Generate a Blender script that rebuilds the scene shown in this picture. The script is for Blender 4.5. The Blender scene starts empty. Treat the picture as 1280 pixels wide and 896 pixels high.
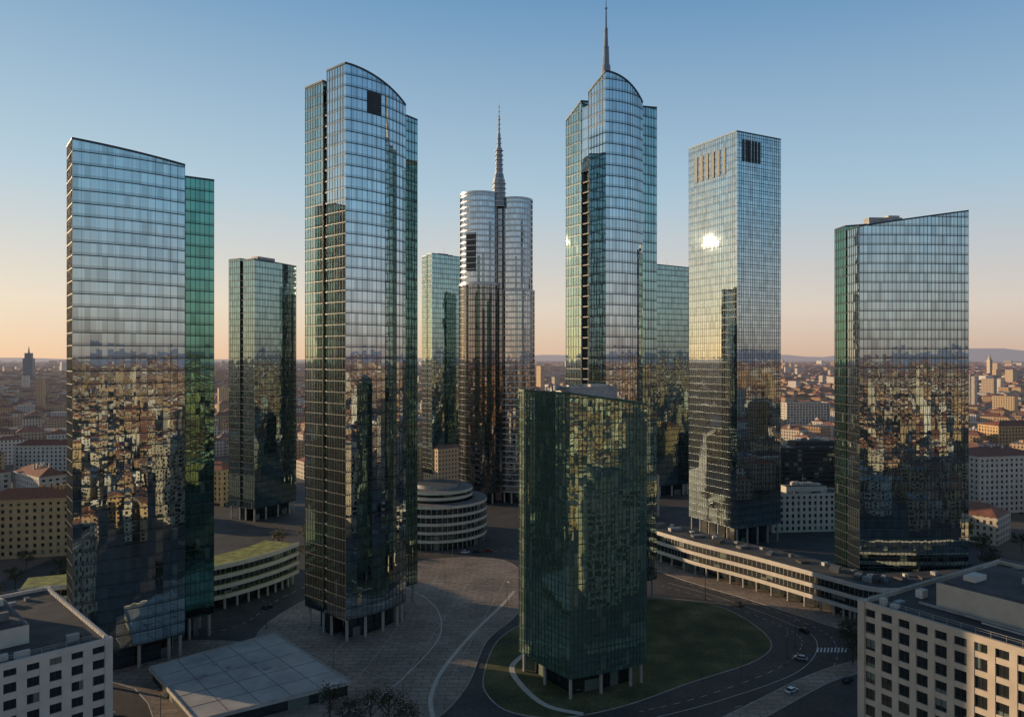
import bpy, math, random
import numpy as np
from mathutils import Vector
random.seed(7)
SUN=Vector((-0.944,0.332,0.0)).normalized()
EL=math.radians(8.7)
SUND=Vector((SUN.x*math.cos(EL),SUN.y*math.cos(EL),math.sin(EL)))
sc=bpy.context.scene
# ------------------------------------------------------------ node helpers
class N:
    def __init__(s,name):
        s.m=bpy.data.materials.new(name); s.m.use_nodes=True
        s.t=s.m.node_tree; s.t.nodes.clear()
    def n(s,typ,**kw):
        nd=s.t.nodes.new(typ)
        for k,v in kw.items(): setattr(nd,k,v)
        return nd
    def l(s,a,b): s.t.links.new(a,b)
    def put(s,sock,v):
        if hasattr(v,'is_output') or hasattr(v,'links'): s.l(v,sock)
        else: sock.default_value=v
    def math(s,op,a,b=None,c=None):
        nd=s.n('ShaderNodeMath',operation=op)
        s.put(nd.inputs[0],a)
        if b is not None: s.put(nd.inputs[1],b)
        if c is not None: s.put(nd.inputs[2],c)
        return nd.outputs[0]
    def vmath(s,op,a,b=None,scale=None):
        nd=s.n('ShaderNodeVectorMath',operation=op)
        s.put(nd.inputs[0],a)
        if b is not None: s.put(nd.inputs[1],b)
        if scale is not None: s.put(nd.inputs['Scale'],scale)
        return nd.outputs['Value'] if op in('DOT_PRODUCT','LENGTH') else nd.outputs['Vector']
    def mix(s,f,a,b,bt='MIX'):
        nd=s.n('ShaderNodeMix',data_type='RGBA',blend_type=bt)
        s.put(nd.inputs[0],f); s.put(nd.inputs[6],a); s.put(nd.inputs[7],b)
        return nd.outputs[2]
    def ramp(s,f,stops):
        nd=s.n('ShaderNodeValToRGB'); e=nd.color_ramp.elements
        while len(e)<len(stops): e.new(0.5)
        for i,(p,c) in enumerate(stops): e[i].position=p; e[i].color=c
        s.l(f,nd.inputs[0]); return nd.outputs[0]
    def noise(s,scale,vec=None,detail=3):
        nd=s.n('ShaderNodeTexNoise'); nd.inputs['Scale'].default_value=scale; nd.inputs['Detail'].default_value=detail
        if vec is not None: s.l(vec,nd.inputs['Vector'])
        return nd
    def pos(s): return s.n('ShaderNodeNewGeometry').outputs['Position']
    def bsdf(s,col,rough=0.7,metal=0.0,normal=None,spec=None):
        b=s.n('ShaderNodeBsdfPrincipled')
        s.put(b.inputs['Base Color'],col); s.put(b.inputs['Roughness'],rough); s.put(b.inputs['Metallic'],metal)
        if normal is not None: s.l(normal,b.inputs['Normal'])
        if spec is not None: b.inputs['Specular IOR Level'].default_value=spec
        return b.outputs[0]
    def out(s,sh,haze=None):
        o=s.n('ShaderNodeOutputMaterial')
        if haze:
            # painted haze: glow mixed into the surface colour, growing with distance from the origin
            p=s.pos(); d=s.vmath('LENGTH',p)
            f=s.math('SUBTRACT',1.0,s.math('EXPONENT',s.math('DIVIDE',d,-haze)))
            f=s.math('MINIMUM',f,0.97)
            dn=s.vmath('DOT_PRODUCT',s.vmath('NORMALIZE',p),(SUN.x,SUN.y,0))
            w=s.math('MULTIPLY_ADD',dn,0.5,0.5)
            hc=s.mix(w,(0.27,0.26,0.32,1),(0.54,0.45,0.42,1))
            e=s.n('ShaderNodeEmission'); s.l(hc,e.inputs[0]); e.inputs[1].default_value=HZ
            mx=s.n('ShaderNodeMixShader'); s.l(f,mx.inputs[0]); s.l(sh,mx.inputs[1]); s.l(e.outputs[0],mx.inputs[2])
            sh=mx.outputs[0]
        s.l(sh,o.inputs[0]); return s.m
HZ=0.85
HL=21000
def c4(*a): return (a[0],a[1],a[2],1)
def simple(name,col,rough=0.7,metal=0.0,var=0.25,scale=0.5,haze=None):
    k=N(name); nz=k.noise(scale,k.pos(),5)
    a=c4(*[x*(1-var) for x in col]); b=c4(*[min(1,x*(1+var)) for x in col])
    f=k.ramp(nz.outputs[0],[(0.3,(0,0,0,1)),(0.7,(1,1,1,1))])
    return k.out(k.bsdf(k.mix(f,a,b),rough,metal),haze)
def glass(name,tint,pw=1.6,fh=4.0,wob=0.008,dark=0.10,rough=0.010,slow=2.2,diff=0.10,blind=0.0):
    k=N(name); uv=k.n('ShaderNodeUVMap').outputs[0]
    sp=k.n('ShaderNodeSeparateXYZ'); k.l(uv,sp.inputs[0])
    cu=k.math('FLOOR',k.math('DIVIDE',sp.outputs[0],pw)); cv=k.math('FLOOR',k.math('DIVIDE',sp.outputs[1],fh))
    cb=k.n('ShaderNodeCombineXYZ'); k.l(cu,cb.inputs[0]); k.l(cv,cb.inputs[1])
    wn=k.n('ShaderNodeTexWhiteNoise',noise_dimensions='3D'); k.l(cb.outputs[0],wn.inputs[0])
    geo=k.n('ShaderNodeNewGeometry')
    t=k.vmath('SCALE',k.vmath('SUBTRACT',wn.outputs['Color'],(0.5,0.5,0.5)),scale=wob)
    nz=k.noise(0.11,geo.outputs['Position'],2)
    t2=k.vmath('SCALE',k.vmath('SUBTRACT',nz.outputs['Color'],(0.5,0.5,0.5)),scale=wob*slow)
    fu=k.math('SUBTRACT',k.math('FRACT',k.math('DIVIDE',sp.outputs[1],fh)),0.5)
    pz=k.n('ShaderNodeCombineXYZ'); k.l(k.math('MULTIPLY',fu,wob*0.7),pz.inputs[2])
    nn=k.vmath('NORMALIZE',k.vmath('ADD',k.vmath('ADD',k.vmath('ADD',geo.outputs['Normal'],t),t2),pz.outputs[0]))
    r=k.math('GREATER_THAN',wn.outputs['Value'],0.86)
    vv=k.math('MULTIPLY_ADD',wn.outputs['Value'],0.26,0.84)
    base=k.mix(1.0,c4(*tint),vv,'MULTIPLY')
    spn=k.math('LESS_THAN',k.math('FRACT',k.math('DIVIDE',sp.outputs[1],fh)),0.24)
    base=k.mix(k.math('MULTIPLY',spn,0.40),base,c4(*[x*0.30 for x in tint]))
    base=k.mix(k.math('MULTIPLY',r,0.38),base,c4(*[x*0.25 for x in tint]))
    g=k.bsdf(base,rough,1.0,nn)
    sepc=k.n('ShaderNodeSeparateColor');k.l(wn.outputs['Color'],sepc.inputs[0])
    bl=k.math('GREATER_THAN',sepc.outputs[1],1.0-blind)
    dc=k.mix(bl,c4(*[x*diff for x in tint]),c4(.22,.27,.22))
    d=k.bsdf(dc,0.6)
    mx=k.n('ShaderNodeMixShader'); k.l(k.math('MULTIPLY_ADD',bl,0.15,dark),mx.inputs[0]); k.l(g,mx.inputs[1]); k.l(d,mx.inputs[2])
    return k.out(mx.outputs[0])
# ------------------------------------------------------------ materials
M={}
M['blue']=glass('blue_glass',(0.53,0.66,0.69),blind=.02)
M['blueb']=glass('bright_blue_glass',(0.62,0.73,0.76),blind=.01)
M['bluef']=glass('flat_blue_glass',(0.58,0.70,0.73),wob=0.0026,slow=0.8,rough=.0075)
M['teal']=glass('teal_glass',(0.38,0.56,0.55),blind=.02)
M['green']=glass('green_glass',(0.18,0.42,0.34),wob=0.012,blind=.03)
M['green2']=glass('clear_green_glass',(0.42,0.62,0.50),1.5,3.9,wob=0.014,dark=0.25,diff=0.35,blind=.12)
M['silver']=glass('silver_glass',(0.60,0.63,0.66),wob=0.006)
M['bronze']=glass('dark_round_glass',(0.36,0.34,0.33),wob=0.006)
M['lowglass']=glass('window_glass',(0.16,0.20,0.22),3.0,3.5,0.02,0.4,0.05,blind=.1)
M['mull']=simple('mullion_metal',(0.035,0.052,0.06),0.45,0.3)
M['mullg']=simple('green_mullion_metal',(0.035,0.085,0.065),0.45,0.3)
M['band']=simple('sunshade_metal',(0.42,0.43,0.44),0.35,0.7,0.08)
M['spire']=simple('spire_metal',(0.20,0.22,0.25),0.4,0.6,0.1)
M['core']=simple('dark_core',(0.018,0.022,0.024),0.5)
M['roof']=simple('roof_gravel',(0.13,0.13,0.13),0.9,scale=0.3)
M['roofdark']=simple('roof_membrane',(0.06,0.057,0.055),0.85,var=.4,scale=0.15)
M['conc']=simple('concrete',(0.35,0.32,0.28),0.8,var=0.12,scale=0.4)
M['white']=simple('white_render',(0.52,0.47,0.41),0.8,var=0.10,scale=0.3)
M['beige']=simple('beige_stone',(0.48,0.40,0.31),0.85,var=0.12,scale=0.3)
M['ochre']=simple('ochre_render',(0.46,0.31,0.17),0.85,var=0.12,scale=0.3)
M['tile']=simple('clay_tiles',(0.25,0.095,0.055),0.85,var=0.3,scale=1.2)
M['plant']=simple('plant_metal',(0.30,0.30,0.30),0.5,0.4)
M['trunk']=simple('bark',(0.06,0.045,0.035),0.9)
M['leaf']=simple('foliage',(0.06,0.058,0.028),0.85,var=0.5,scale=1.5)
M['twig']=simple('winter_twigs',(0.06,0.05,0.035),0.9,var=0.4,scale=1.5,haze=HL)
M['paint']=simple('road_paint',(0.68,0.68,0.66),0.7,var=0.2,scale=2)
def asph():
    k=N('asphalt'); p=k.pos(); a=k.noise(0.09,p,6); b=k.noise(0.7,p,5)
    f=k.ramp(a.outputs[0],[(0.3,c4(.045,.040,.038)),(0.55,c4(.068,.060,.055)),(0.75,c4(.095,.083,.074))])
    g=k.ramp(b.outputs[0],[(0.35,c4(.75,.75,.75)),(0.65,c4(1.15,1.15,1.15))])
    return k.out(k.bsdf(k.mix(1.0,f,g,'MULTIPLY'),0.8))
M['asphalt']=asph()
M['kerb']=simple('kerb_stone',(0.38,0.34,0.30),0.8)
M['gold']=simple('pale_path',(0.55,0.48,0.40),0.8,var=0.1)
M['rubber']=simple('rubber',(0.02,0.02,0.02),0.8)
M['lamp']=simple('lamp_metal',(0.16,0.16,0.17),0.4,0.7)
M['grasslit']=simple('sunlit_grass_roof',(0.23,0.23,0.06),0.95,var=0.5,scale=0.35)  # roof grass with sunlight put into its colour: brighter, yellower than the lawn
def paving():
    k=N('stone_paving'); p=k.pos()
    br=k.n('ShaderNodeTexBrick'); k.l(p,br.inputs['Vector']); br.inputs['Scale'].default_value=0.09
    br.inputs['Color1'].default_value=c4(.37,.285,.22); br.inputs['Color2'].default_value=c4(.47,.37,.29); br.inputs['Mortar'].default_value=c4(.24,.19,.15)
    br.inputs['Mortar Size'].default_value=0.018
    b2=k.n('ShaderNodeTexBrick'); k.l(p,b2.inputs['Vector']); b2.inputs['Scale'].default_value=0.45
    b2.inputs['Color1'].default_value=c4(.85,.85,.85); b2.inputs['Color2'].default_value=c4(1.08,1.08,1.08); b2.inputs['Mortar'].default_value=c4(.6,.6,.6)
    b2.inputs['Mortar Size'].default_value=0.03
    nz=k.noise(0.06,p,5); f=k.ramp(nz.outputs[0],[(0.35,(0.65,0.65,0.65,1)),(0.7,(1.05,1.05,1.05,1))])
    n2=k.noise(0.6,p,4); f2=k.ramp(n2.outputs[0],[(0.35,(0.82,0.82,0.82,1)),(0.65,(1.08,1.08,1.08,1))])
    c=k.mix(1.0,k.mix(1.0,br.outputs[0],b2.outputs[0],'MULTIPLY'),f,'MULTIPLY')
    return k.out(k.bsdf(k.mix(1.0,c,f2,'MULTIPLY'),0.7))
M['paving']=paving()
def pav_roof():
    k=N('pavilion_roof_slabs'); p=k.pos()
    nz=k.noise(0.12,p,6); f=k.ramp(nz.outputs[0],[(0.3,c4(.33,.31,.29)),(0.7,c4(.52,.48,.43))])
    return k.out(k.bsdf(f,0.85))
M['pavroof']=pav_roof()
def grass():
    k=N('grass'); p=k.pos(); a=k.noise(0.09,p,6); b=k.noise(1.6,p,4)
    f=k.ramp(a.outputs[0],[(0.3,c4(.045,.052,.018)),(0.5,c4(.085,.09,.03)),(0.62,c4(.14,.13,.05)),(0.75,c4(.20,.165,.085))])
    g=k.ramp(b.outputs[0],[(0.3,c4(.5,.5,.5)),(0.7,c4(1.3,1.3,1.3))])
    return k.out(k.bsdf(k.mix(1.0,f,g,'MULTIPLY'),0.95))
M['grass']=grass()
def ground():
    k=N('city_ground'); p=k.pos(); a=k.noise(0.012,p,8)
    f=k.ramp(a.outputs[0],[(0.3,c4(.04,.04,.042)),(0.5,c4(.075,.07,.062)),(0.62,c4(.045,.055,.03)),(0.75,c4(.13,.11,.09))])
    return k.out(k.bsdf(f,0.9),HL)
M['ground']=ground()
def citywall():
    k=N('city_walls'); uv=k.n('ShaderNodeUVMap').outputs[0]
    sp=k.n('ShaderNodeSeparateXYZ'); k.l(uv,sp.inputs[0])
    fu=k.math('FRACT',k.math('DIVIDE',sp.outputs[0],3.1)); fv=k.math('FRACT',k.math('DIVIDE',sp.outputs[1],3.4))
    w=k.math('MULTIPLY',k.math('LESS_THAN',k.math('ABSOLUTE',k.math('SUBTRACT',fu,0.5)),0.21),
             k.math('LESS_THAN',k.math('ABSOLUTE',k.math('SUBTRACT',fv,0.5)),0.28))
    at=k.n('ShaderNodeAttribute',attribute_name='Col').outputs[0]
    col=k.mix(w,at,c4(.03,.03,.035))
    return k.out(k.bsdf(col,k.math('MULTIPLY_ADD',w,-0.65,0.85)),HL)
def cityroof():
    k=N('city_roofs'); at=k.n('ShaderNodeAttribute',attribute_name='Col').outputs[0]
    nz=k.noise(0.25,k.pos(),4); f=k.ramp(nz.outputs[0],[(0.3,c4(.65,.65,.65)),(0.7,c4(1.25,1.25,1.25))])
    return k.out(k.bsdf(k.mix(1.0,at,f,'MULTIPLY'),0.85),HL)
M['cw']=citywall(); M['cr']=cityroof()
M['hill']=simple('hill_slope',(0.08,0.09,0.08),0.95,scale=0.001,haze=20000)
# ------------------------------------------------------------ mesh builder
class MB:
    def __init__(s): s.v=[];s.f=[];s.uv=[];s.mi=[];s.mats=[]
    def m(s,name):
        if name not in s.mats: s.mats.append(name)
        return s.mats.index(name)
    def face(s,pts,mat,uvs=None):
        i=len(s.v); s.v.extend(pts); s.f.append(tuple(range(i,i+len(pts)))); s.mi.append(s.m(mat))
        s.uv.extend(uvs if uvs else [(p[0],p[1]) for p in pts])
    def prism(s,poly,z0,z1,mat,roof=None,bottom=True,u0=0.0):
        n=len(poly); zt=z1 if isinstance(z1,(list,tuple)) else [z1]*n; u=u0
        for i in range(n):
            p,q=poly[i],poly[(i+1)%n]; L=math.hypot(q[0]-p[0],q[1]-p[1]); a,b=zt[i],zt[(i+1)%n]
            s.face([(p[0],p[1],z0),(q[0],q[1],z0),(q[0],q[1],b),(p[0],p[1],a)],mat,[(u,z0),(u+L,z0),(u+L,b),(u,a)]); u+=L
        s.face([(p[0],p[1],zt[i]) for i,p in enumerate(poly)],roof or mat)
        if bottom: s.face([(p[0],p[1],z0) for p in reversed(poly)],roof or mat)
    def bar(s,p,q,z0,z1,out,inn,mat,zq=None):
        dx,dy=q[0]-p[0],q[1]-p[1]; L=math.hypot(dx,dy)
        if L<1e-6: return
        nx,ny=dy/L,-dx/L
        a0,a1=(z0,z1); b0,b1=zq if zq else (z0,z1)
        o=lambda P,k:(P[0]+nx*k,P[1]+ny*k)
        p1,q1,p0,q0=o(p,out),o(q,out),o(p,-inn),o(q,-inn)
        P=[(p0[0],p0[1],a0),(q0[0],q0[1],b0),(q1[0],q1[1],b0),(p1[0],p1[1],a0),
           (p0[0],p0[1],a1),(q0[0],q0[1],b1),(q1[0],q1[1],b1),(p1[0],p1[1],a1)]
        for f in ((3,2,6,7),(4,7,6,5),(0,1,2,3),(0,3,7,4),(1,5,6,2),(0,4,5,1)):
            s.face([P[k] for k in f],mat)
    def box(s,cx,cy,w,d,z0,z1,mat,ang=0.0,roof=None):
        s.prism(rect(cx,cy,w,d,ang),z0,z1,mat,roof)
    def cyl(s,cx,cy,r0,r1,z0,z1,mat,n=16):
        for i in range(n):
            a=2*math.pi*i/n; b=2*math.pi*(i+1)/n
            P=[(cx+r0*math.cos(a),cy+r0*math.sin(a),z0),(cx+r0*math.cos(b),cy+r0*math.sin(b),z0),
               (cx+r1*math.cos(b),cy+r1*math.sin(b),z1),(cx+r1*math.cos(a),cy+r1*math.sin(a),z1)]
            s.face(P,mat)
        s.face([(cx+r1*math.cos(2*math.pi*i/n),cy+r1*math.sin(2*math.pi*i/n),z1) for i in range(n)],mat)
    def tube(s,a,b,r0,r1,mat,n=5):
        a=Vector(a);b=Vector(b);d=(b-a).normalized(); x=d.orthogonal().normalized(); y=d.cross(x)
        for i in range(n):
            t=2*math.pi*i/n;u=2*math.pi*(i+1)/n
            c=[tuple(a+(x*math.cos(t)+y*math.sin(t))*r0),tuple(a+(x*math.cos(u)+y*math.sin(u))*r0),
               tuple(b+(x*math.cos(u)+y*math.sin(u))*r1),tuple(b+(x*math.cos(t)+y*math.sin(t))*r1)]
            s.face(c,mat)
    def mesh(s,name):
        me=bpy.data.meshes.new(name); me.from_pydata(s.v,[],s.f)
        for k in s.mats: me.materials.append(M[k])
        me.polygons.foreach_set('material_index',s.mi)
        uv=me.uv_layers.new(name='UVMap'); uv.data.foreach_set('uv',np.array(s.uv,dtype='f').ravel())
        me.update(); return me
    def obj(s,name,parent=None):
        o=bpy.data.objects.new(name,s.mesh(name)); sc.collection.objects.link(o)
        if parent: o.parent=parent
        return o
def empty(name):
    o=bpy.data.objects.new(name,None); sc.collection.objects.link(o); return o
def rect(cx,cy,w,d,ang=0.0):
    c,s_=math.cos(ang),math.sin(ang)
    return [(cx+x*c-y*s_,cy+x*s_+y*c) for x,y in((-w/2,-d/2),(w/2,-d/2),(w/2,d/2),(-w/2,d/2))]
def circle(cx,cy,r,n=48): return [(cx+r*math.cos(2*math.pi*i/n),cy+r*math.sin(2*math.pi*i/n)) for i in range(n)]
def inset(poly,k):
    n=len(poly); out=[]
    for i in range(n):
        a,b,c=poly[i-1],poly[i],poly[(i+1)%n]
        def nr(p,q):
            dx,dy=q[0]-p[0],q[1]-p[1];L=math.hypot(dx,dy) or 1; return (-dy/L,dx/L)
        n1,n2=nr(a,b),nr(b,c); mx,my=n1[0]+n2[0],n1[1]+n2[1]; d=(mx*mx+my*my)/2 or 1
        out.append((b[0]+mx/d*k,b[1]+my/d*k))
    return out
def bulged(p,q,bulge,n):
    dx,dy=q[0]-p[0],q[1]-p[1];L=math.hypot(dx,dy);nx,ny=dy/L,-dx/L
    return [(p[0]+dx*t+nx*bulge*4*t*(1-t),p[1]+dy*t+ny*bulge*4*t*(1-t)) for t in [i/n for i in range(n)]]
def facade(mb,poly,z0,tops,fh,bay,hb,vb,ph,pv,mat,zstart=None,matv=None,cap=0.5):
    n=len(poly); tp=tops if isinstance(tops,(list,tuple)) else [tops]*n
    matv=matv or mat
    for i in range(n):
        p,q=poly[i],poly[(i+1)%n]; a,b=tp[i],tp[(i+1)%n]; L=math.hypot(q[0]-p[0],q[1]-p[1])
        if L<0.3: continue
        at=lambda t:(p[0]+(q[0]-p[0])*t,p[1]+(q[1]-p[1])*t)
        z=z0
        while z<max(a,b)-0.6:
            t0,t1=0.0,1.0; zz=z+hb/2
            if abs(a-b)>0.01:
                tc=(zz-a)/(b-a)
                if 0<tc<1:
                    if a>b: t1=tc
                    else: t0=tc
            mb.bar(at(t0),at(t1),z-hb/2,z+hb/2,ph,0.02,mat); z+=fh
        k=max(1,round(L/bay))
        for j in range(k):
            t=j/k; h=a+(b-a)*t
            w=vb/2/L
            mb.bar(at(max(0,t-w)),at(min(1,t+w)),z0,h,pv,0.02,matv)
        if cap: mb.bar(p,q,a-cap,a+0.15,pv+0.08,0.25,mat,zq=(b-cap,b+0.15))
def base(mb,poly,z,colmat='conc',step=7.0,r=0.55):
    ins=inset(poly,1.2); n=len(ins)
    for i in range(n):
        p,q=ins[i],ins[(i+1)%n];L=math.hypot(q[0]-p[0],q[1]-p[1])
        if L<4:
            if i%4==0: mb.cyl(p[0],p[1],r,r,0,z-0.01,colmat,10)
            continue
        k=max(1,round(L/step))
        for j in range(k):
            t=j/k; mb.cyl(p[0]+(q[0]-p[0])*t,p[1]+(q[1]-p[1])*t,r,r,0,z-0.01,colmat,10)
    lb=inset(poly,4.0); mb.prism(lb,0,z-0.02,'lowglass','core')
def twin(name,A,r,L,th,bulge,z,gap,s0,s1,th2,z2,g='blue',g2='teal',zb=8.0,curve=1.0,nseg=14,fh=4.0,mull='mull',leftdrop=0.0,kit=1.0,open_=None,capg=None):
    E=empty(name)
    rl=math.hypot(*r); r=(r[0]/rl,r[1]/rl); b=(-r[1],r[0])
    P=lambda s,t:(A[0]+r[0]*s+b[0]*t,A[1]+r[1]*s+b[1]*t)
    front=bulged(P(0,0),P(L,0),bulge,nseg)+[P(L,0),P(L-0.5,th),P(0,th)]
    zf=[z[0]+(z[1]-z[0])*(i/nseg)**curve for i in range(nseg+1)]+[z[1],z[0]-leftdrop]
    mb=MB(); mb.prism(front,zb,zf,g,'roof'); mb.obj('front_glass',E)
    mb=MB(); facade(mb,front,zb,zf,fh,1.6,0.28,0.10,0.10,0.13,mull)
    if open_:
        s_a,s_b,za,zb2=open_; i0=int(s_a/L*nseg); i1=int(s_b/L*nseg)
        for i in range(i0,i1): mb.bar(front[i],front[i+1],za,zb2,0.3,0,'core')
    mb.obj('front_mullions',E)
    rear=[P(s0,th+gap),P(s1,th+gap),P(s1-1,th+gap+th2),P(s0,th+gap+th2)]
    zr=[z2[0],z2[1],z2[1],z2[0]-leftdrop]
    mb=MB(); mb.prism(rear,zb,zr,g2,'roof'); mb.obj('rear_glass',E)
    mb=MB(); facade(mb,rear,zb,zr,fh,1.6,0.28,0.10,0.10,0.13,mull); mb.obj('rear_mullions',E)
    mb=MB()
    c0,c1=max(s0,0)+1.6,min(L,s1)-1.6
    core=[P(c0,th-0.5),P(c1,th-0.5),P(c1,th+gap+0.5),P(c0,th+gap+0.5)]
    zc=min(min(z),min(z2))-3; mb.prism(core,0,zc,'core')
    core2=[P(c0-1.2,th+0.02),P(c1+0.9,th+0.02),P(c1+0.9,th+gap-0.02),P(c0-1.2,th+gap-0.02)]
    zz=zb; zt=capg or zc-2
    while zz<zt: mb.prism(core2,zz-0.2,zz+0.25,'plant' if not capg else 'conc'); zz+=fh
    if capg: mb.prism([P(c0-1.4,th+0.02),P(c1,th+0.02),P(c1,th+gap-0.02),P(c0-1.4,th+gap-0.02)],zt,zc+1,g)
    mid=P((c0+c1)/2,th+gap/2); ang=math.atan2(r[1],r[0]); zk=min(min(z),min(z2))-1.0
    if kit:
        mb.box(mid[0],mid[1],(c1-c0)*0.45,6,zk,zk+2.2+kit,'plant',ang)
        m2=P(c0+(c1-c0)*.75,th*.5); mb.box(m2[0],m2[1],3,3,zk,zk+2.2,'roof',ang)
        m3=P(c0+(c1-c0)*.62,th+gap/2); mb.tube((m3[0],m3[1],zk),(m3[0],m3[1],zk+9),.12,.05,'plant',5)
    mb.obj('core',E)
    mb=MB(); base(mb,front,zb); base(mb,rear,zb); mb.obj('ground_floor',E)
    return E,P
# ------------------------------------------------------------ TOWERS
twin('glass_skyscraper',(-135.5,228),(.79,.614),32.6,12,1.6,(168,165),2,3,46,12,(164,164.5),'blue','green',kit=3.5)
twin('glass_skyscraper',(-58.5,260),(.65,.76),27.8,11,2.4,(204,196.5),2.5,0,46,11,(201,198),'blueb','teal',curve=1.5,open_=(8,14.5,188,196),kit=0)
twin('glass_skyscraper',(-157.5,452),(.5,.866),34,10,0.5,(161,160),3,0,34,10,(162,162),'teal','teal',kit=3)
twin('glass_skyscraper',(-63.9,590),(.8,.6),26.6,7,0.5,(184,183),1.5,0,27,7,(183,183),'teal','teal')
E6,P6=twin('spired_glass_skyscraper',(34.8,275),(.83,.55),18.7,10,1.8,(207,199),4.5,0,40.5,9.5,(200,205),'blueb','teal',curve=1.7,leftdrop=5,kit=0,capg=172)
twin('glass_skyscraper',(98,530),(.9,.43),37,8,0.3,(168,167),1.5,0,37,8,(166,166),'teal','teal')
E9,P9=twin('glass_skyscraper',(146.6,312),(.997,.06),47.8,10,1.2,(156,163),1.5,0,47,9.5,(158,162),'blue','green',kit=0)
mb=MB(); x,y=P9(17,12); mb.box(x,y,15,5,154,161.4,'plant',.06); x,y=P9(21,12); mb.box(x,y,5,4,161.4,162.4,'white',.06); mb.obj('roof_plant',E9)
mb=MB(); sx,sy=P6(4.5,5)
for r0,r1,a,b in((2.0,1.7,200,211),(1.35,1.1,211,218),(0.85,0.65,218,225),(0.42,0.28,225,233),(0.2,0.08,233,242)):
    mb.cyl(sx,sy,r0,r1,a,b,'spire',12)
    mb.cyl(sx,sy,r0+.3,r0+.3,a,a+0.5,'spire',12)
mb.obj('spire',E6)
def square_tower():
    E=empty('square_glass_skyscraper')
    A=(118.6,390);l=Vector((-17.4,33)).normalized(); r=Vector((l.y,-l.x))
    W=32.3;D=37.3
    P=lambda s,t:(A[0]+r.x*s+l.x*t,A[1]+r.y*s+l.y*t)
    poly=[P(0,0),P(W,0),P(W,D),P(0,D)]
    mb=MB(); mb.prism(poly,10,220,'bluef','roof'); mb.obj('glass',E)
    mb=MB(); facade(mb,poly,10,220,4,1.6,0.26,0.10,0.10,0.13,'mull'); mb.obj('mullions',E)
    mb=MB()
    for k in range(6):
        t=8+k*4.4; mb.bar(P(0,t+2.0),P(0,t),199,213,0.35,0,'core')
    for k in range(6):
        s=4+k*2.3; mb.bar(P(s,0),P(s+1.3,0),204.5,216,0.35,0,'core')
    mb.obj('louvre_slots',E)
    mb=MB(); base(mb,poly,10); c=P(W/2,D/2); mb.box(c[0],c[1],14,10,220,221.2,'plant',math.atan2(r.y,r.x)); mb.obj('ground_floor',E)
square_tower()
def round_tower():
    E=empty('round_spired_skyscraper')
    mb=MB(); mm=MB()
    for cx,cy,r,z0,z1,g,hb in((-22,520,14.3,152,214,'silver',1.0),(-22,520,15.0,8,151,'bronze',0.45),
                          (2.0,523,12.4,148,211,'silver',1.0),(2.4,523,13.4,8,147,'silver',0.8)):
        p=circle(cx,cy,r,56); mb.prism(p,z0,z1,g,'roof')
        z=z0
        while z<z1-1:
            q=circle(cx,cy,r+0.25,56)
            mm.prism(q,z-hb/2,z+hb/2,'band' if hb>0.5 else 'mull'); z+=4
        q=circle(cx,cy,r+0.4,56); mm.prism(q,z1-0.6,z1+0.8,'band','roof')
        for i in range(0,56):
            a=2*math.pi*i/56; mm.box(cx+(r+0.02)*math.cos(a),cy+(r+0.02)*math.sin(a),0.3,0.12,z0,z1,'mull',a)
        if z0==8: base(mm,p,8)
    mb.obj('glass_drums',E); mm.obj('sunshade_bands',E)
    mb=MB(); cr=rect(-9.2,523,4.6,20); mb.prism(cr,0,216,'bronze','roof')
    facade(mb,cr,8,216,4,1.5,.4,.12,.12,.15,'mull')
    mb.box(-28,506.8,7,1.2,160,186,'core',-0.38)
    for k in range(7): mb.box(-28,506.5,7.2,1.4,161+k*4,161.5+k*4,'band',-0.38)
    mb.obj('core',E)
    mb=MB(); x,y=-9,514
    for r0,r1,a,b in((4.6,4.1,205,224),(3.6,3.1,224,228),(2.6,2.0,228,246),(1.3,1.0,246,256),(0.6,0.4,256,268),(0.25,0.1,268,277)):
        mb.cyl(x,y,r0,r1,a,b,'spire',8)
        z=a
        while z<b-1: mb.cyl(x,y,r0+0.4,r0+0.4,z,z+0.4,'band',8); z+=3.2
    mb.obj('spire',E)
round_tower()
def green_mid():
    E=empty('green_glass_office_building')
    poly=bulged((2.3,237),(16.8,216),0.6,8)+bulged((16.8,216),(41.5,228),1.0,10)+[(41.5,228),(27,250)]
    tops=[90]*9+[90-0.4*i for i in range(1,10)]+[86,88]
    mb=MB(); mb.prism(poly,6.5,tops,'green2','roof'); mb.obj('glass',E)
    mb=MB(); facade(mb,poly,6.5,tops,3.9,1.5,0.26,0.10,0.12,0.16,'mullg'); mb.obj('mullions',E)
    mb=MB(); base(mb,poly,6.5,step=6,r=0.5); mb.obj('ground_floor',E)
    mb=MB(); mb.box(23,235,17,12,87.5,91.2,'plant',0.45); mb.box(26,233,6,5,91.21,92,'white',0.45)
    for k in range(4): mb.box(14+k*4.2,231+k*2,1.6,1.6,90.0,91.6,'plant',0.45)
    mb.obj('roof_plant',E)
green_mid()
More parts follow.
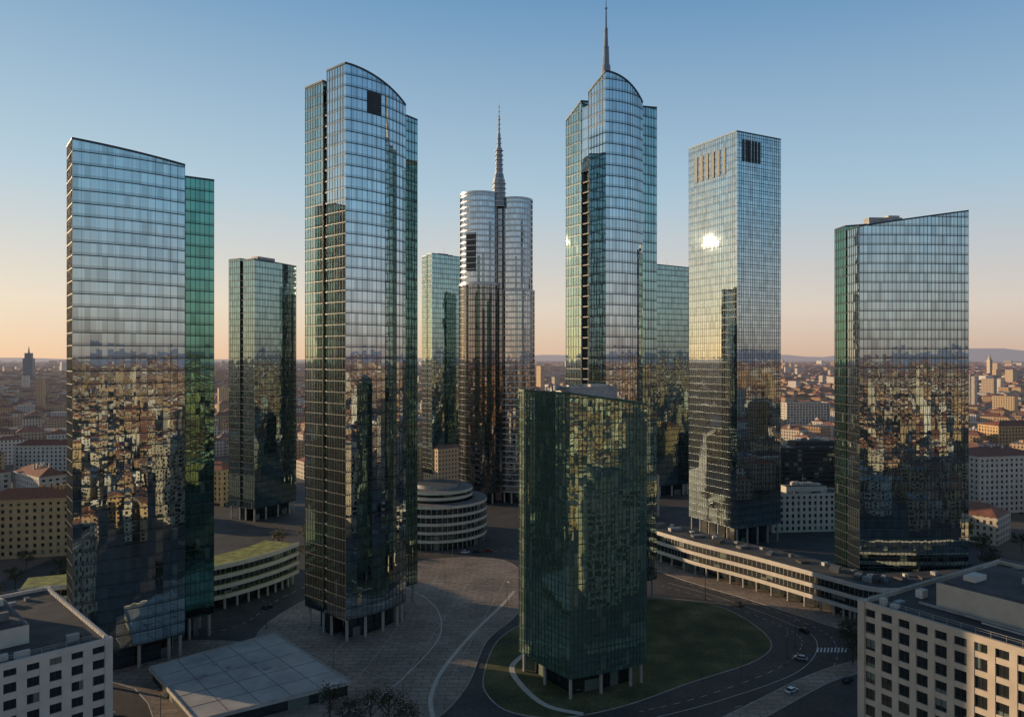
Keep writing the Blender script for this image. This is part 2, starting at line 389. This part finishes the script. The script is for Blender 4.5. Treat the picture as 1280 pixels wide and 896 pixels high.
# ------------------------------------------------------------ low buildings
def office(name,A,ang,W,D,h,wall='white',fh=3.6,bay=4.2,pier=1.9,sp=1.5,kit=True,roof='roofdark',ph=(.22,.78,.22,.72,4.2)):
    E=empty(name); c,s_=math.cos(ang),math.sin(ang)
    P=lambda s,t:(A[0]+c*s-s_*t,A[1]+s_*s+c*t)
    poly=[P(0,0),P(W,0),P(W,D),P(0,D)]
    mb=MB(); mb.prism(poly,0,h-0.7,'lowglass',roof); mb.obj('window_glass',E)
    mb=MB(); z0=h-fh*int(h/fh)
    facade(mb,poly,z0,h,fh,bay,sp,pier,0.32,0.42,wall,cap=1.3)
    for i in range(4):
        p,q=poly[i],poly[(i+1)%4];L=math.hypot(q[0]-p[0],q[1]-p[1]);k=max(1,round(L/bay))
        for j in range(k):
            t=(j+.5)/k;w=.05/L
            mb.bar((p[0]+(q[0]-p[0])*(t-w),p[1]+(q[1]-p[1])*(t-w)),(p[0]+(q[0]-p[0])*(t+w),p[1]+(q[1]-p[1])*(t+w)),z0,h-1,.08,0,'mull')
    for p in poly: mb.box(p[0],p[1],1.6,1.6,0,h+0.16,wall,ang)
    mb.obj('walls',E)
    if kit:
        a0,a1,b0,b1,hh=ph
        mb=MB(); z=h-0.68
        mb.prism([P(W*a0,D*b0),P(W*a1,D*b0),P(W*a1,D*b1),P(W*a0,D*b1)],z,z+hh,wall,'roof')
        mb.prism([P(W*a0+1,D*b0+1),P(W*a1-1,D*b0+1),P(W*a1-1,D*b1-1),P(W*a0+1,D*b1-1)],z+hh,z+hh+.3,'roofdark')
        for k in range(22):
            x,y=P(random.uniform(2,W*.95),random.choice((random.uniform(2,D*b0-2),random.uniform(D*b1+1.5,D-2.5))))
            mb.box(x,y,random.uniform(1,3),random.uniform(1,2.2),z,z+random.uniform(.6,2),random.choice(('plant','roof','white','core')),ang)
        for k in range(12):
            x,y=P(random.uniform(W*a0+3,W*a1-3),random.uniform(D*b0+3,D*b1-3))
            mb.box(x,y,random.uniform(2,5),random.uniform(1.5,3.5),z+hh+.3,z+hh+.3+random.uniform(.8,2.2),random.choice(('plant','white','roof')),ang)
        a,b=P(W*a0-2,D*.15),P(W*a0-2,D*.9); mb.bar(a,b,z+.3,z+.7,.3,.3,'plant')
        a,b=P(W*a0-3.4,D*.15),P(W*a0-3.4,D*.7); mb.bar(a,b,z+.2,z+.5,.2,.2,'kerb')
        x,y=P(W*.5,D*.5); mb.tube((x,y,z+hh),(x,y,z+hh+7),.1,.05,'plant')
        r=inset(poly,1.0)
        for i in range(4):
            p,q=r[i],r[(i+1)%4]
            mb.bar(p,q,z+1.75,z+1.83,.04,.04,'plant');mb.bar(p,q,z+1.3,z+1.35,.03,.03,'plant')
            k=24
            for j in range(k):
                mb.box(p[0]+(q[0]-p[0])*j/k,p[1]+(q[1]-p[1])*j/k,.07,.07,z,z+1.75,'plant')
        mb.obj('roof_plant',E)
    return E,P
office('white_office_building',(-136.4,129.6),math.radians(45),60,54,35,'white')
ang=math.atan2(.53,.848)
D=70; A=(79.7+math.sin(ang)*D,168-math.cos(ang)*D)
office('beige_office_building',A,ang,62,D,45,'beige',fh=3.7,bay=4.0,pier=1.4,sp=1.2,ph=(.2,.62,.35,.86,5.4))
def tiled(name,A,ang,W,D,h,wall,fh=3.5,bay=3.6):
    E,P=office(name,A,ang,W,D,h,wall,fh,bay,2.1,1.7,False)
    mb=MB(); rh=4.5; e=0.9
    a,b,c_,d=P(-e,-e),P(W+e,-e),P(W+e,D+e),P(-e,D+e)
    mb.prism([a,b,c_,d],h+0.17,h+0.6,wall)
    if W>=D: r1,r2=P(D/2,D/2),P(W-D/2,D/2)
    else: r1,r2=P(W/2,W/2),P(W/2,D-W/2)
    z=h+0.61; v=lambda p,z:(p[0],p[1],z)
    if W>=D: F=[(a,b,r2,r1),(b,c_,r2),(c_,d,r1,r2),(d,a,r1)]
    else: F=[(a,b,r1),(b,c_,r2,r1),(c_,d,r2),(d,a,r1,r2)]
    for f in F: mb.face([v(p,z if p in(a,b,c_,d) else z+rh) for p in f],'tile')
    for k in range(8):
        x,y=P(random.uniform(.2,.8)*W,random.uniform(.35,.65)*D); mb.box(x,y,1.0,0.8,z+1,z+rh+1.3,wall,ang)
    mb.obj('tiled_roof',E)
tiled('ochre_apartment_building',(-262,366),0.25,46,16,29,'ochre')
tiled('ochre_apartment_building',(-300,340),0.25,34,60,27,'ochre')
tiled('white_apartment_building',(-300,470),0.9,16,44,24,'white')
tiled('white_apartment_building',(-345,480),0.9,16,44,24,'white')
tiled('ochre_apartment_building',(-290,560),0.1,22,70,22,'ochre')
tiled('white_apartment_building',(-430,640),0.1,60,16,24,'white')
tiled('ochre_apartment_building',(-196,500),1.2,16,40,24,'ochre')
tiled('white_civic_building',(297,470),0.2,48,30,37,'white')
tiled('ochre_apartment_building',(330,400),0.2,40,22,26,'ochre')
tiled('ochre_apartment_building',(500,760),0.15,70,26,30,'ochre')
office('white_office_building',(372,1000),0.1,60,22,40,'white',kit=False)
office('striped_office_building',(186,512),0.05,60,26,38,'core',3.2,60,.3,1.2)
office('white_office_building',(150,425),0.1,44,16,22,'white',3.6,3.4)
office('glass_office_building',(66,455),0.5,30,20,26,'conc')
def podium(name,front,depth,h,floors,green=False,zb=5.0):
    E=empty(name); n=len(front)
    def off(k):
        out=[]
        for i,p in enumerate(front):
            a=front[max(0,i-1)];b=front[min(n-1,i+1)];dx,dy=b[0]-a[0],b[1]-a[1];L=math.hypot(dx,dy)
            out.append((p[0]-dy/L*k,p[1]+dx/L*k))
        return out
    def ring(a,b): return off(a)+list(reversed(off(b)))
    g=MB(); w=MB()
    fh=(h-zb)/floors
    g.prism(ring(1.3,depth-1),zb,h-0.3,'lowglass','roof')
    g.prism(ring(5,depth-2),0,zb-0.01,'lowglass','roof')
    for k in range(floors+1):
        z=zb+k*fh; w.prism(ring(0,depth),z-0.5,z+(1.15 if k<floors else 0.5),'white','roofdark' if not green else 'grasslit')
    fr=off(1.35)
    for i in range(n-1):
        p,q=fr[i],fr[i+1];L=math.hypot(q[0]-p[0],q[1]-p[1]);k=max(1,round(L/2.2))
        for j in range(k):
            t=j/k;ww=.08/L
            a=(p[0]+(q[0]-p[0])*t,p[1]+(q[1]-p[1])*t);b=(p[0]+(q[0]-p[0])*(t+ww*2),p[1]+(q[1]-p[1])*(t+ww*2))
            w.bar(a,b,zb,h-.6,.12,0,'plant')
    c=off(1.6)
    for i in range(n-1):
        p,q=c[i],c[i+1];L=math.hypot(q[0]-p[0],q[1]-p[1])
        k=max(1,round(L/6.5))
        for j in range(k):
            t=j/k; w.cyl(p[0]+(q[0]-p[0])*t,p[1]+(q[1]-p[1])*t,.5,.5,0,zb-.5,'conc',10)
    f2=off(0.0)
    for i in range(n-1): w.bar(f2[i],f2[i+1],h+.5,h+1.3,0,.3,'white')
    g.obj('glazing',E); w.obj('floors_and_columns',E)
    if not green:
        m=MB(); cc=off(depth*.55); c3=off(depth*.75)
        for i in range(0,n-1,2):
            m.box(cc[i][0],cc[i][1],random.uniform(3,7),random.uniform(2,4),h+.5,h+random.uniform(1.2,2.4),random.choice(('plant','roof','roofdark')),random.uniform(0,1))
            m.box(c3[i+1][0],c3[i+1][1],random.uniform(1,3),random.uniform(1,2),h+.5,h+random.uniform(1.2,2.0),random.choice(('plant','roof','white')),random.uniform(0,1))
        m.obj('roof_plant',E)
def smooth(pts,n=6,closed=False):
    out=[];m=len(pts)
    for i in range(m if closed else m-1):
        if closed: p0,p1,p2,p3=pts[i-1],pts[i],pts[(i+1)%m],pts[(i+2)%m]
        else: p0=pts[max(0,i-1)];p1=pts[i];p2=pts[i+1];p3=pts[min(m-1,i+2)]
        for k in range(n):
            t=k/n
            out.append(tuple(0.5*((2*p1[a])+(-p0[a]+p2[a])*t+(2*p0[a]-5*p1[a]+4*p2[a]-p3[a])*t*t+(-p0[a]+3*p1[a]-3*p2[a]+p3[a])*t**3) for a in(0,1)))
    if not closed: out.append(pts[-1])
    return out
podium('curved_podium_building',smooth([(66,372),(84,343),(104,317),(124,287),(131,277),(139,273),(152,275),(185,281),(230,292)],5),20,14,2)
podium('green_roof_podium_building',smooth([(-175,262),(-146,275),(-118,291),(-102,312),(-95,330)],5),18,17,3,green=True)
def drum():
    E=empty('round_tiered_building'); g=MB();w=MB(); cx,cy=-42,412
    for r,z0,z1 in((28,0,22),(20,22,28)):
        g.prism(circle(cx,cy,r-1.5,64),z0,z1,'lowglass','roof')
        z=z0+4.4 if z0==0 else z0
        while z<=z1+.1:
            w.prism(circle(cx,cy,r,64),z-.5,z+1.0,'white','roof'); z+=4.4 if z0==0 else 3
    for i in range(60):
        a=2*math.pi*i/60; w.box(cx+27*math.cos(a),cy+27*math.sin(a),.4,.3,0,22,'plant',a)
    w.prism(circle(cx,cy,12,40),28.5,31,'plant','roofdark')
    g.obj('glazing',E);w.obj('balcony_bands',E)
drum()
mb=MB(); pv=[(-84,196),(-47.5,219.6),(-83,259),(-113,230)]
mb.prism(pv,3.3,4.0,'pavroof'); mb.prism(inset(pv,.9),0.13,3.29,'lowglass','core')
pi=inset(pv,.25)
for i in range(4): mb.bar(pi[i],pi[(i+1)%4],4.0,4.35,.25,.05,'kerb')
for k in range(7): mb.box(-84+random.uniform(-10,10),228+random.uniform(-10,10),1.2,1.2,4,4.5,'plant',.6)
for t in(.2,.4,.6,.8):
    a=(pi[0][0]+(pi[1][0]-pi[0][0])*t,pi[0][1]+(pi[1][1]-pi[0][1])*t);b=(pi[3][0]+(pi[2][0]-pi[3][0])*t,pi[3][1]+(pi[2][1]-pi[3][1])*t)
    mb.bar(a,b,4.0,4.05,.08,.08,'roof')
    a=(pi[0][0]+(pi[3][0]-pi[0][0])*t,pi[0][1]+(pi[3][1]-pi[0][1])*t);b=(pi[1][0]+(pi[2][0]-pi[1][0])*t,pi[1][1]+(pi[2][1]-pi[1][1])*t)
    mb.bar(a,b,4.0,4.06,.06,.06,'roof')
mb.obj('flat_roof_pavilion')
# ------------------------------------------------------------ ground sheets
mb=MB(); mb.face([(x*42000,y*42000,0) for x,y in[(math.cos(a),math.sin(a)) for a in[2*math.pi*i/64 for i in range(64)]]],'ground'); mb.obj('ground')
mb=MB(); mb.face([(x,y,0.02) for x,y in[(-230,150),(250,150),(250,560),(-230,560)]],'asphalt'); mb.obj('road')
def island(name,poly,mat,h=.13,kerb=True):
    m=MB(); m.prism(poly,0.0,h,'kerb' if kerb else mat,mat,bottom=False)
    if kerb:
        n=len(poly)
        for i in range(n): m.bar(poly[i],poly[(i+1)%n],0,h+.03,.22,.12,'kerb')
    return m.obj(name)
def sm(p,n=5): return smooth(p,n,True)
island('plaza',sm([(-92,266),(-72,236),(-40,206),(-24,202),(-14,225),(-9,262),(2,290),(7,330),(-4,366),(-36,370),(-66,345),(-86,305)]),'paving')
island('pavement',sm([(-114,224),(-92,196),(-74,192),(-48,206),(-54,222),(-84,256),(-112,262),(-145,256),(-150,240)],3),'paving',h=.18)
island('lawn',sm([(-9,233),(-5,262.5),(8,283),(32,300),(64,308),(85,296),(92,265),(82,246),(54.7,228),(32.4,213),(14,206),(0,209),(-7,219)]),'grass')
island('pavement',smooth([(60,362),(78,333),(98,307),(117,280),(126,268),(140,265),(160,268),(230,282)],4)+[(232,300)]+list(reversed(smooth([(70,372),(90,343),(110,320),(134,295),(160,285),(190,290)],2))),'paving')
island('pavement',smooth([(50,190),(74,209),(99,229),(122,240),(150,245)],4)+list(reversed(smooth([(46,196),(70,215),(96,235),(120,247),(150,252)],4))),'paving')
def strip(mb,pts,w,z,mat,dash=None):
    n=len(pts);L=[];R=[]
    for i,p in enumerate(pts):
        a=pts[max(0,i-1)];b=pts[min(n-1,i+1)];dx,dy=b[0]-a[0],b[1]-a[1];l=math.hypot(dx,dy)
        L.append((p[0]-dy/l*w/2,p[1]+dx/l*w/2,z));R.append((p[0]+dy/l*w/2,p[1]-dx/l*w/2,z))
    for i in range(n-1):
        if dash and i%2: continue
        mb.face([R[i],R[i+1],L[i+1],L[i]],mat)
mb=MB(); strip(mb,smooth([(1,318),(-4,300),(-14,270),(-22,239),(-24,219),(-22,206)],8),1.3,.16,'gold')
strip(mb,smooth([(-60,340),(-34,305),(-26,270),(-33,235),(-42,212)],8),.5,.165,'gold')
for k in range(6): strip(mb,[(-76+k*9,256+k*20),(-34+k*6,228+k*24)],.3,.155,'kerb')
for k in range(4): strip(mb,[(-62+k*14,236-k*3),(-50+k*16,340)],.3,.15,'kerb')
strip(mb,smooth([(-4,232),(0,250),(6,254),(0,240),(3,226),(10,213),(20,208)],8)[16:],1.8,.17,'gold')
mb.obj('path')
mb=MB()
strip(mb,smooth([(69.6,330),(87.5,309),(103,283),(108,262.5),(92,237),(60,216),(35,204)],10),.18,.04,'paint')
strip(mb,smooth([(66,326),(84,305),(98.5,281),(103,263),(88,241),(58,220),(35,209)],12),.15,.04,'paint',dash=True)
strip(mb,smooth([(74,334),(92,312),(109,284),(114,262),(99,234),(62,211)],12),.15,.04,'paint',dash=True)
strip(mb,smooth([(-150,215),(-125,225),(-118,200),(-100,180)],12),.15,.04,'paint',dash=True)
strip(mb,smooth([(-160,260),(-135,264),(-104,275),(-96,310),(-76,352),(-40,380),(-5,385),(12,410),(18,470)],14),.18,.04,'paint',dash=True)
for k in range(8): strip(mb,[(14+k*1.2,352),(14+k*1.2,356)],.5,.045,'paint')
for k in range(9): strip(mb,[(104+k*1.2,252),(106+k*1.2,256)],.5,.045,'paint')
mb.obj('road_markings')
# ------------------------------------------------------------ city mass
def in_site(x,y,m=0):
    if -215-m<x<235+m and 140<y<600: return True
    if x<-180 and -440<x and 320<y<720 : return True
    if 280<x<580 and 380<y<480: return True
    if 280<x<360 and 460<y<520: return True
    if 480<x<590 and 740<y<810: return True
    if 360<x<450 and 980<y<1040: return True
    if -200<x<-40 and 90<y<260: return True
    if 60<x<200 and 60<y<260: return True
    if x*x+y*y<60**2: return True
    return False
WC=[(.50,.36,.21),(.48,.30,.15),(.54,.46,.36),(.60,.54,.47),(.42,.32,.22),(.38,.24,.14),(.54,.37,.21),(.62,.58,.52)]
RC=[(.25,.095,.055),(.21,.085,.055),(.28,.125,.075),(.16,.08,.06),(.14,.14,.14),(.24,.23,.22)]
V=[];F=[];UV=[];MI=[];CO=[]
def addf(idx,uv,mi,col):
    F.append(idx);UV.extend(uv);MI.append(mi);CO.extend([col]*len(idx))
def cb(cx,cy,w,d,h,ang,pitched,wc,rc,uoff):
    r=rect(cx,cy,w,d,ang); i=len(V)
    V.extend([(p[0],p[1],0) for p in r]); V.extend([(p[0],p[1],h) for p in r])
    u=uoff
    for k in range(4):
        L=w if k%2==0 else d; a,b=i+k,i+(k+1)%4
        addf((a,b,b+4,a+4),[(u,0),(u+L,0),(u+L,h),(u,h)],0,wc); u+=L
    z4=[(0,0)]*4
    if pitched:
        c,s_=math.cos(ang),math.sin(ang);rh=min(w,d)*0.22
        if w>=d: e=w/2-d*.3; q=[(-e,0),(e,0)]
        else: e=d/2-w*.3; q=[(0,-e),(0,e)]
        j=len(V)
        for x,y in q: V.append((cx+x*c-y*s_,cy+x*s_+y*c,h+rh))
        a,b,c2,d2=i+4,i+5,i+6,i+7
        if w>=d: FF=[(a,b,j+1,j),(b,c2,j+1),(c2,d2,j,j+1),(d2,a,j)]
        else: FF=[(a,b,j),(b,c2,j+1,j),(c2,d2,j+1),(d2,a,j,j+1)]
        for f in FF: addf(f,[(0,0)]*len(f),1,rc)
    else: addf((i+4,i+5,i+6,i+7),z4,1,rc)
rnd=random.Random(3)
treepts=[]
def city(cell,R0,R1,lots,front=False):
    n=int(R1/cell[0])+2; m=int(R1/cell[1])+2
    for ix in range(-n,n):
        for iy in range(-m,m):
            bx,by=(ix+.5)*cell[0],(iy+.5)*cell[1]
            rr=math.hypot(bx,by)
            if rr<R0 or rr>R1: continue
            za=0.28+0.55*math.sin(bx/1300+1)*math.cos(by/1500)
            if front and (by<0 and rnd.random()<.35): continue
            park=rnd.random()<.08
            nx,ny=lots; lw,ld=(cell[0]-15)/nx,(cell[1]-14)/ny
            bh=rnd.uniform(13,25)
            for a in range(nx):
                for b in range(ny):
                    lx=(a-(nx-1)/2)*lw+rnd.uniform(-1,1);ly=(b-(ny-1)/2)*ld+rnd.uniform(-1,1)
                    x=bx+lx*math.cos(za)-ly*math.sin(za);y=by+lx*math.sin(za)+ly*math.cos(za)
                    if in_site(x,y,12): continue
                    if park or rnd.random()<.13:
                        if rr<2600:
                            for _ in range(4): treepts.append((x+rnd.uniform(-lw/2,lw/2),y+rnd.uniform(-ld/2,ld/2)))
                        continue
                    h=max(7,bh+rnd.uniform(-6,6)); t=rnd.random()
                    w,d=lw*rnd.uniform(.72,1.0),ld*rnd.uniform(.5,.95); flat=rnd.random()<.32
                    west=(x<-150 and -100<y<900 and rr<1100)
                    if t<.03 and rr>350 and not west: h=rnd.uniform(32,58);w*=.7;flat=True
                    if t<.004 and rr>900 and not west: h=rnd.uniform(60,85);w*=.7;flat=True
                    wc=rnd.choice(WC);g=rnd.uniform(.7,1.12);wc=(wc[0]*g,wc[1]*g,wc[2]*g,1)
                    rc=(rnd.choice(RC[4:]) if flat else rnd.choice(RC[:4]));g=rnd.uniform(.75,1.3);rc=(rc[0]*g,rc[1]*g,rc[2]*g,1)
                    an=za+rnd.uniform(-.03,.03)
                    cb(x,y,w,d,h,an,not flat,wc,rc,rnd.uniform(0,9))
                    if rr<1800 and rnd.random()<.6:
                        cb(x+rnd.uniform(-w/4,w/4),y+rnd.uniform(-d/4,d/4),rnd.uniform(2,6),rnd.uniform(2,4),h+3.0 if flat else h+5,an,False,wc,rc,.5)
city((92,74),0,2600,(3,2))
city((104,92),2600,4400,(2,2),True)
city((160,140),4400,8000,(2,2),True)
city((300,260),8000,16000,(3,2),True)
me=bpy.data.meshes.new('distant_city'); me.from_pydata(V,[],F)
me.materials.append(M['cw']);me.materials.append(M['cr'])
me.polygons.foreach_set('material_index',MI)
uv=me.uv_layers.new(name='UVMap');uv.data.foreach_set('uv',np.array(UV,dtype='f').ravel())
ca=me.color_attributes.new('Col','FLOAT_COLOR','CORNER');ca.data.foreach_set('color',np.array(CO,dtype='f').ravel())
me.update();o=bpy.data.objects.new('distant_city',me);sc.collection.objects.link(o)
mb=MB(); x,y=-1960,3000
mb.box(x,y,34,34,0,100,'plant',.3);mb.box(x,y,24,24,100,122,'plant',.3)
mb.cyl(x,y,4,.6,122,150,'plant',8);mb.obj('distant_office_tower')
mb=MB(); x,y=2260,3500
mb.box(x,y,16,16,0,95,'beige',.3);mb.cyl(x,y,8,.5,95,125,'beige',8);mb.obj('church_tower')
mb=MB(); n=200; pr=None
for i in range(n+1):
    a=math.radians(-60+ i*240/n)
    R=38000
    b=math.degrees(a)
    h=200+130*math.sin(i*.21)+90*math.sin(i*.57+1)+40*math.sin(i*1.7)
    k=1.0 if b<72 else max(.25,1-(b-72)/30)
    h=max(30,h*k*1.25+120*k)
    p=(R*math.cos(a),R*math.sin(a),0);q=(R*1.05*math.cos(a),R*1.05*math.sin(a),h)
    if pr: mb.face([p,pr[0],pr[1],q],'hill')
    pr=(p,q)
mb.obj('hills')
# ------------------------------------------------------------ trees
def tree_mesh(seed,leafy=380,H=11):
    r=random.Random(seed); m=MB()
    m.tube((0,0,0),(0.1,0,H*.35),.28,.2,'trunk',7)
    tips=[]
    for k in range(8):
        a=k*2.4+r.uniform(-.4,.4);z=H*(.3+.05*k)
        st=Vector((.1,0,min(z,H*.36+k*.35)))
        e=Vector((math.cos(a)*H*.26*r.uniform(.7,1.1),math.sin(a)*H*.26*r.uniform(.7,1.1),z+H*r.uniform(.15,.3)))
        m.tube(st,e,.12,.05,'trunk',5)
        for j in range(4):
            f=e+Vector((r.uniform(-1,1),r.uniform(-1,1),r.uniform(.1,1)))*H*.14
            m.tube(e*.75+st*.25,f,.05,.02,'trunk',4);tips.append(f)
    m.tube((.1,0,H*.35),(0,.1,H*.9),.18,.04,'trunk',6);tips.append(Vector((0,.1,H*.9)))
    for k in range(leafy):
        c=r.choice(tips)+Vector((r.gauss(0,.75),r.gauss(0,.75),r.gauss(0,.6)))
        u=Vector((r.uniform(-1,1),r.uniform(-1,1),r.uniform(-1,1))).normalized();v=u.orthogonal().normalized()
        s_=r.uniform(.16,.36)
        m.face([tuple(c+u*s_),tuple(c+v*s_),tuple(c-u*s_),tuple(c-v*s_)],'leaf')
    return m.mesh('tree')
tm=[tree_mesh(i,700) for i in range(3)]
def place(me,name,x,y,s=1,rz=None,z=0.1):
    o=bpy.data.objects.new(name,me);sc.collection.objects.link(o);o.location=(x,y,z);o.scale=(s,s,s)
    o.rotation_euler=(0,0,random.uniform(0,6.28) if rz is None else rz);return o
TP=[(-44,200),(-38,199),(-33,198),(-28,197),(-50,203),(112,243),(116,249),(122,252),(128,256),(134,258),
    (140,262),(118,238),(126,244),(134,249),(-160,250),(-168,262),(-176,275),(-150,300),(-128,310),(-122,335),(-112,345),(-140,330),(-105,365),(-98,385),(-112,400),(-120,380),(-86,400),(-80,420),
    (22,440),(30,425),(40,410),(25,470),(60,420),(185,330),(196,320),(205,310),(214,330),(220,312),(176,345),(190,350),(160,350),(228,300),(236,318),
    (-200,330),(-190,345),(-205,355),(-215,320),(-180,360),(-230,350),(-210,300),(-190,310),(226,350),(235,370),(245,400),(225,390),(250,430),(215,420),(262,380),(240,450)]
for x,y in TP: place(random.choice(tm),'tree',x,y,random.uniform(.7,1.15))
TV=MB()
for x,y in treepts[:2400]:
    if in_site(x,y): continue
    H=rnd.uniform(8,15)
    TV.tube((x,y,0),(x,y,H*.5),.3,.15,'twig',4)
    for k in range(26):
        a=rnd.uniform(0,6.28);q=rnd.random()**.5*H*.32;z=H*(.4+rnd.random()*.6)
        c=Vector((x+math.cos(a)*q*(1.2-abs(z/H-.65)*1.5),y+math.sin(a)*q*(1.2-abs(z/H-.65)*1.5),z))
        u=Vector((rnd.uniform(-1,1),rnd.uniform(-1,1),rnd.uniform(-1,1))).normalized();v=u.orthogonal().normalized();s_=rnd.uniform(.5,1.1)
        TV.face([tuple(c+u*s_),tuple(c+v*s_),tuple(c-u*s_),tuple(c-v*s_)],'twig')
TV.obj('distant_trees')
# ------------------------------------------------------------ cars, lamps
def car_mesh(name,col):
    k=N(name+'_paint');M[name]=k.out(k.bsdf(c4(*col),.3,.2))
    m=MB()
    def ext(prof,w,mat):
        n=len(prof)
        m.face([(x,-w,z) for x,z in prof],mat);m.face([(x,w,z) for x,z in reversed(prof)],mat)
        for i in range(n):
            a,b=prof[i],prof[(i+1)%n];m.face([(a[0],-w,a[1]),(a[0],w,a[1]),(b[0],w,b[1]),(b[0],-w,b[1])],mat)
    ext([(-2.15,.3),(2.15,.3),(2.2,.7),(1.25,.88),(-1.95,.93),(-2.2,.8)],.88,name)
    ext([(1.2,.885),(.55,1.36),(-1.2,1.38),(-1.9,.935)],.76,'lowglass')
    ext([(.5,1.37),(.45,1.43),(-1.1,1.45),(-1.25,1.39)],.72,name)
    for x in(-1.35,1.35):
        for y in(-.82,.82):
            m.tube((x,y-.12,.33),(x,y+.12,.33),.33,.33,'rubber',12)
            for sgn in(-1,1): m.tube((x,y+sgn*.12,.33),(x,y+sgn*.125,.33),.33,.02,'rubber',12)
    return m.mesh(name)
cm=[car_mesh('white_car',(.75,.75,.75)),car_mesh('dark_car',(.03,.03,.035)),car_mesh('red_car',(.25,.03,.02)),car_mesh('silver_car',(.4,.41,.42))]
CP=[(-24,380,.1,0),(-18,382,.1,1),(107,271,1.9,1),(96,246,2.6,3),(84,222,.6,0),(-112,206,1.9,0),(-98,296,1.0,1),(-84,340,1.1,3),(10,390,1.2,3),(15,440,1.5,0),(92,300,-.95,1),
    (104,229,.7,1),(190,300,.2,3),(196,301,.2,1),(202,302,.2,0),(208,303,.2,3),(12,310,1.5,1),(13,330,1.5,3),(-12,383,.1,2)]
for x,y,r,c in CP: place(cm[c],('white_car','dark_car','red_car','silver_car')[c],x,y,1,r,.03)
mb=MB(); mb.tube((0,0,0),(0,0,8.5),.13,.07,'lamp',8)
for s_ in(-1,1):
    mb.tube((0,0,8.4),(s_*1.6,0,8.9),.05,.04,'lamp',6);mb.box(s_*1.9,0,.9,.3,8.82,8.96,'lamp')
mb.cyl(0,0,.25,.2,0,.5,'lamp',8)
lm=mb.mesh('street_lamp')
for x,y in[(-108,280),(-91,274),(-70,336),(-30,374),(66,318),(80,306),(98,256),(90,242),(70,226),(-2,300),(4,330),(-95,200),(-120,246),(116,262),(20,202),(-8,395),(9,360),(-56,232),(-46,300),(-30,330)]:
    place(lm,'street_lamp',x,y,1.1)
# ------------------------------------------------------------ light, world, camera
w=bpy.data.worlds.new('World');sc.world=w;w.use_nodes=True
class W(N):
    def __init__(s,t): s.t=t
nt=w.node_tree;bg=nt.nodes['Background'];k=W(nt)
sky=k.n('ShaderNodeTexSky');sky.sky_type='NISHITA';sky.sun_disc=False
sky.sun_elevation=EL;sky.sun_rotation=math.atan2(SUN.x,SUN.y)%(2*math.pi)
sky.altitude=100;sky.air_density=1.0;sky.dust_density=0.6;sky.ozone_density=2.0
tc=k.n('ShaderNodeTexCoord').outputs['Generated']
sp=k.n('ShaderNodeSeparateXYZ');k.l(tc,sp.inputs[0])
z=sp.outputs[2]
hd=k.vmath('NORMALIZE',k.vmath('MULTIPLY',tc,(1,1,0)))
ww=k.math('MULTIPLY_ADD',k.vmath('DOT_PRODUCT',hd,(SUN.x,SUN.y,0)),0.5,0.5)
A_=k.ramp(z,[(0,c4(.95,.64,.42)),(.07,c4(.92,.77,.60)),(.22,c4(.52,.66,.74)),(.44,c4(.20,.385,.59)),(.62,c4(.09,.17,.30)),(1,c4(.04,.07,.14))])
B_=k.ramp(z,[(0,c4(.47,.34,.32)),(.06,c4(.64,.56,.54)),(.2,c4(.35,.54,.71)),(.44,c4(.085,.25,.51)),(.62,c4(.05,.12,.24)),(1,c4(.03,.06,.13))])
gr=k.mix(ww,B_,A_)
ns=k.vmath('SCALE',sky.outputs[0],scale=0.12)
col=k.mix(0.87,ns,gr)
nt.links.new(col,bg.inputs[0]);bg.inputs[1].default_value=1.0
L=bpy.data.lights.new('sun','SUN');L.energy=5.0;L.angle=math.radians(.5);L.color=(1,.72,.43)
lo=bpy.data.objects.new('sun',L);sc.collection.objects.link(lo);lo.rotation_euler=SUND.to_track_quat('Z','Y').to_euler();lo.location=(0,0,500)
cd=bpy.data.cameras.new('camera');co=bpy.data.objects.new('camera',cd);sc.collection.objects.link(co)
co.location=(0,0,100);co.rotation_euler=(math.radians(90),0,0);cd.lens=26;cd.sensor_width=36;cd.clip_end=90000;cd.clip_start=1
sc.camera=co
sc.view_settings.view_transform='Standard';sc.view_settings.look='None'
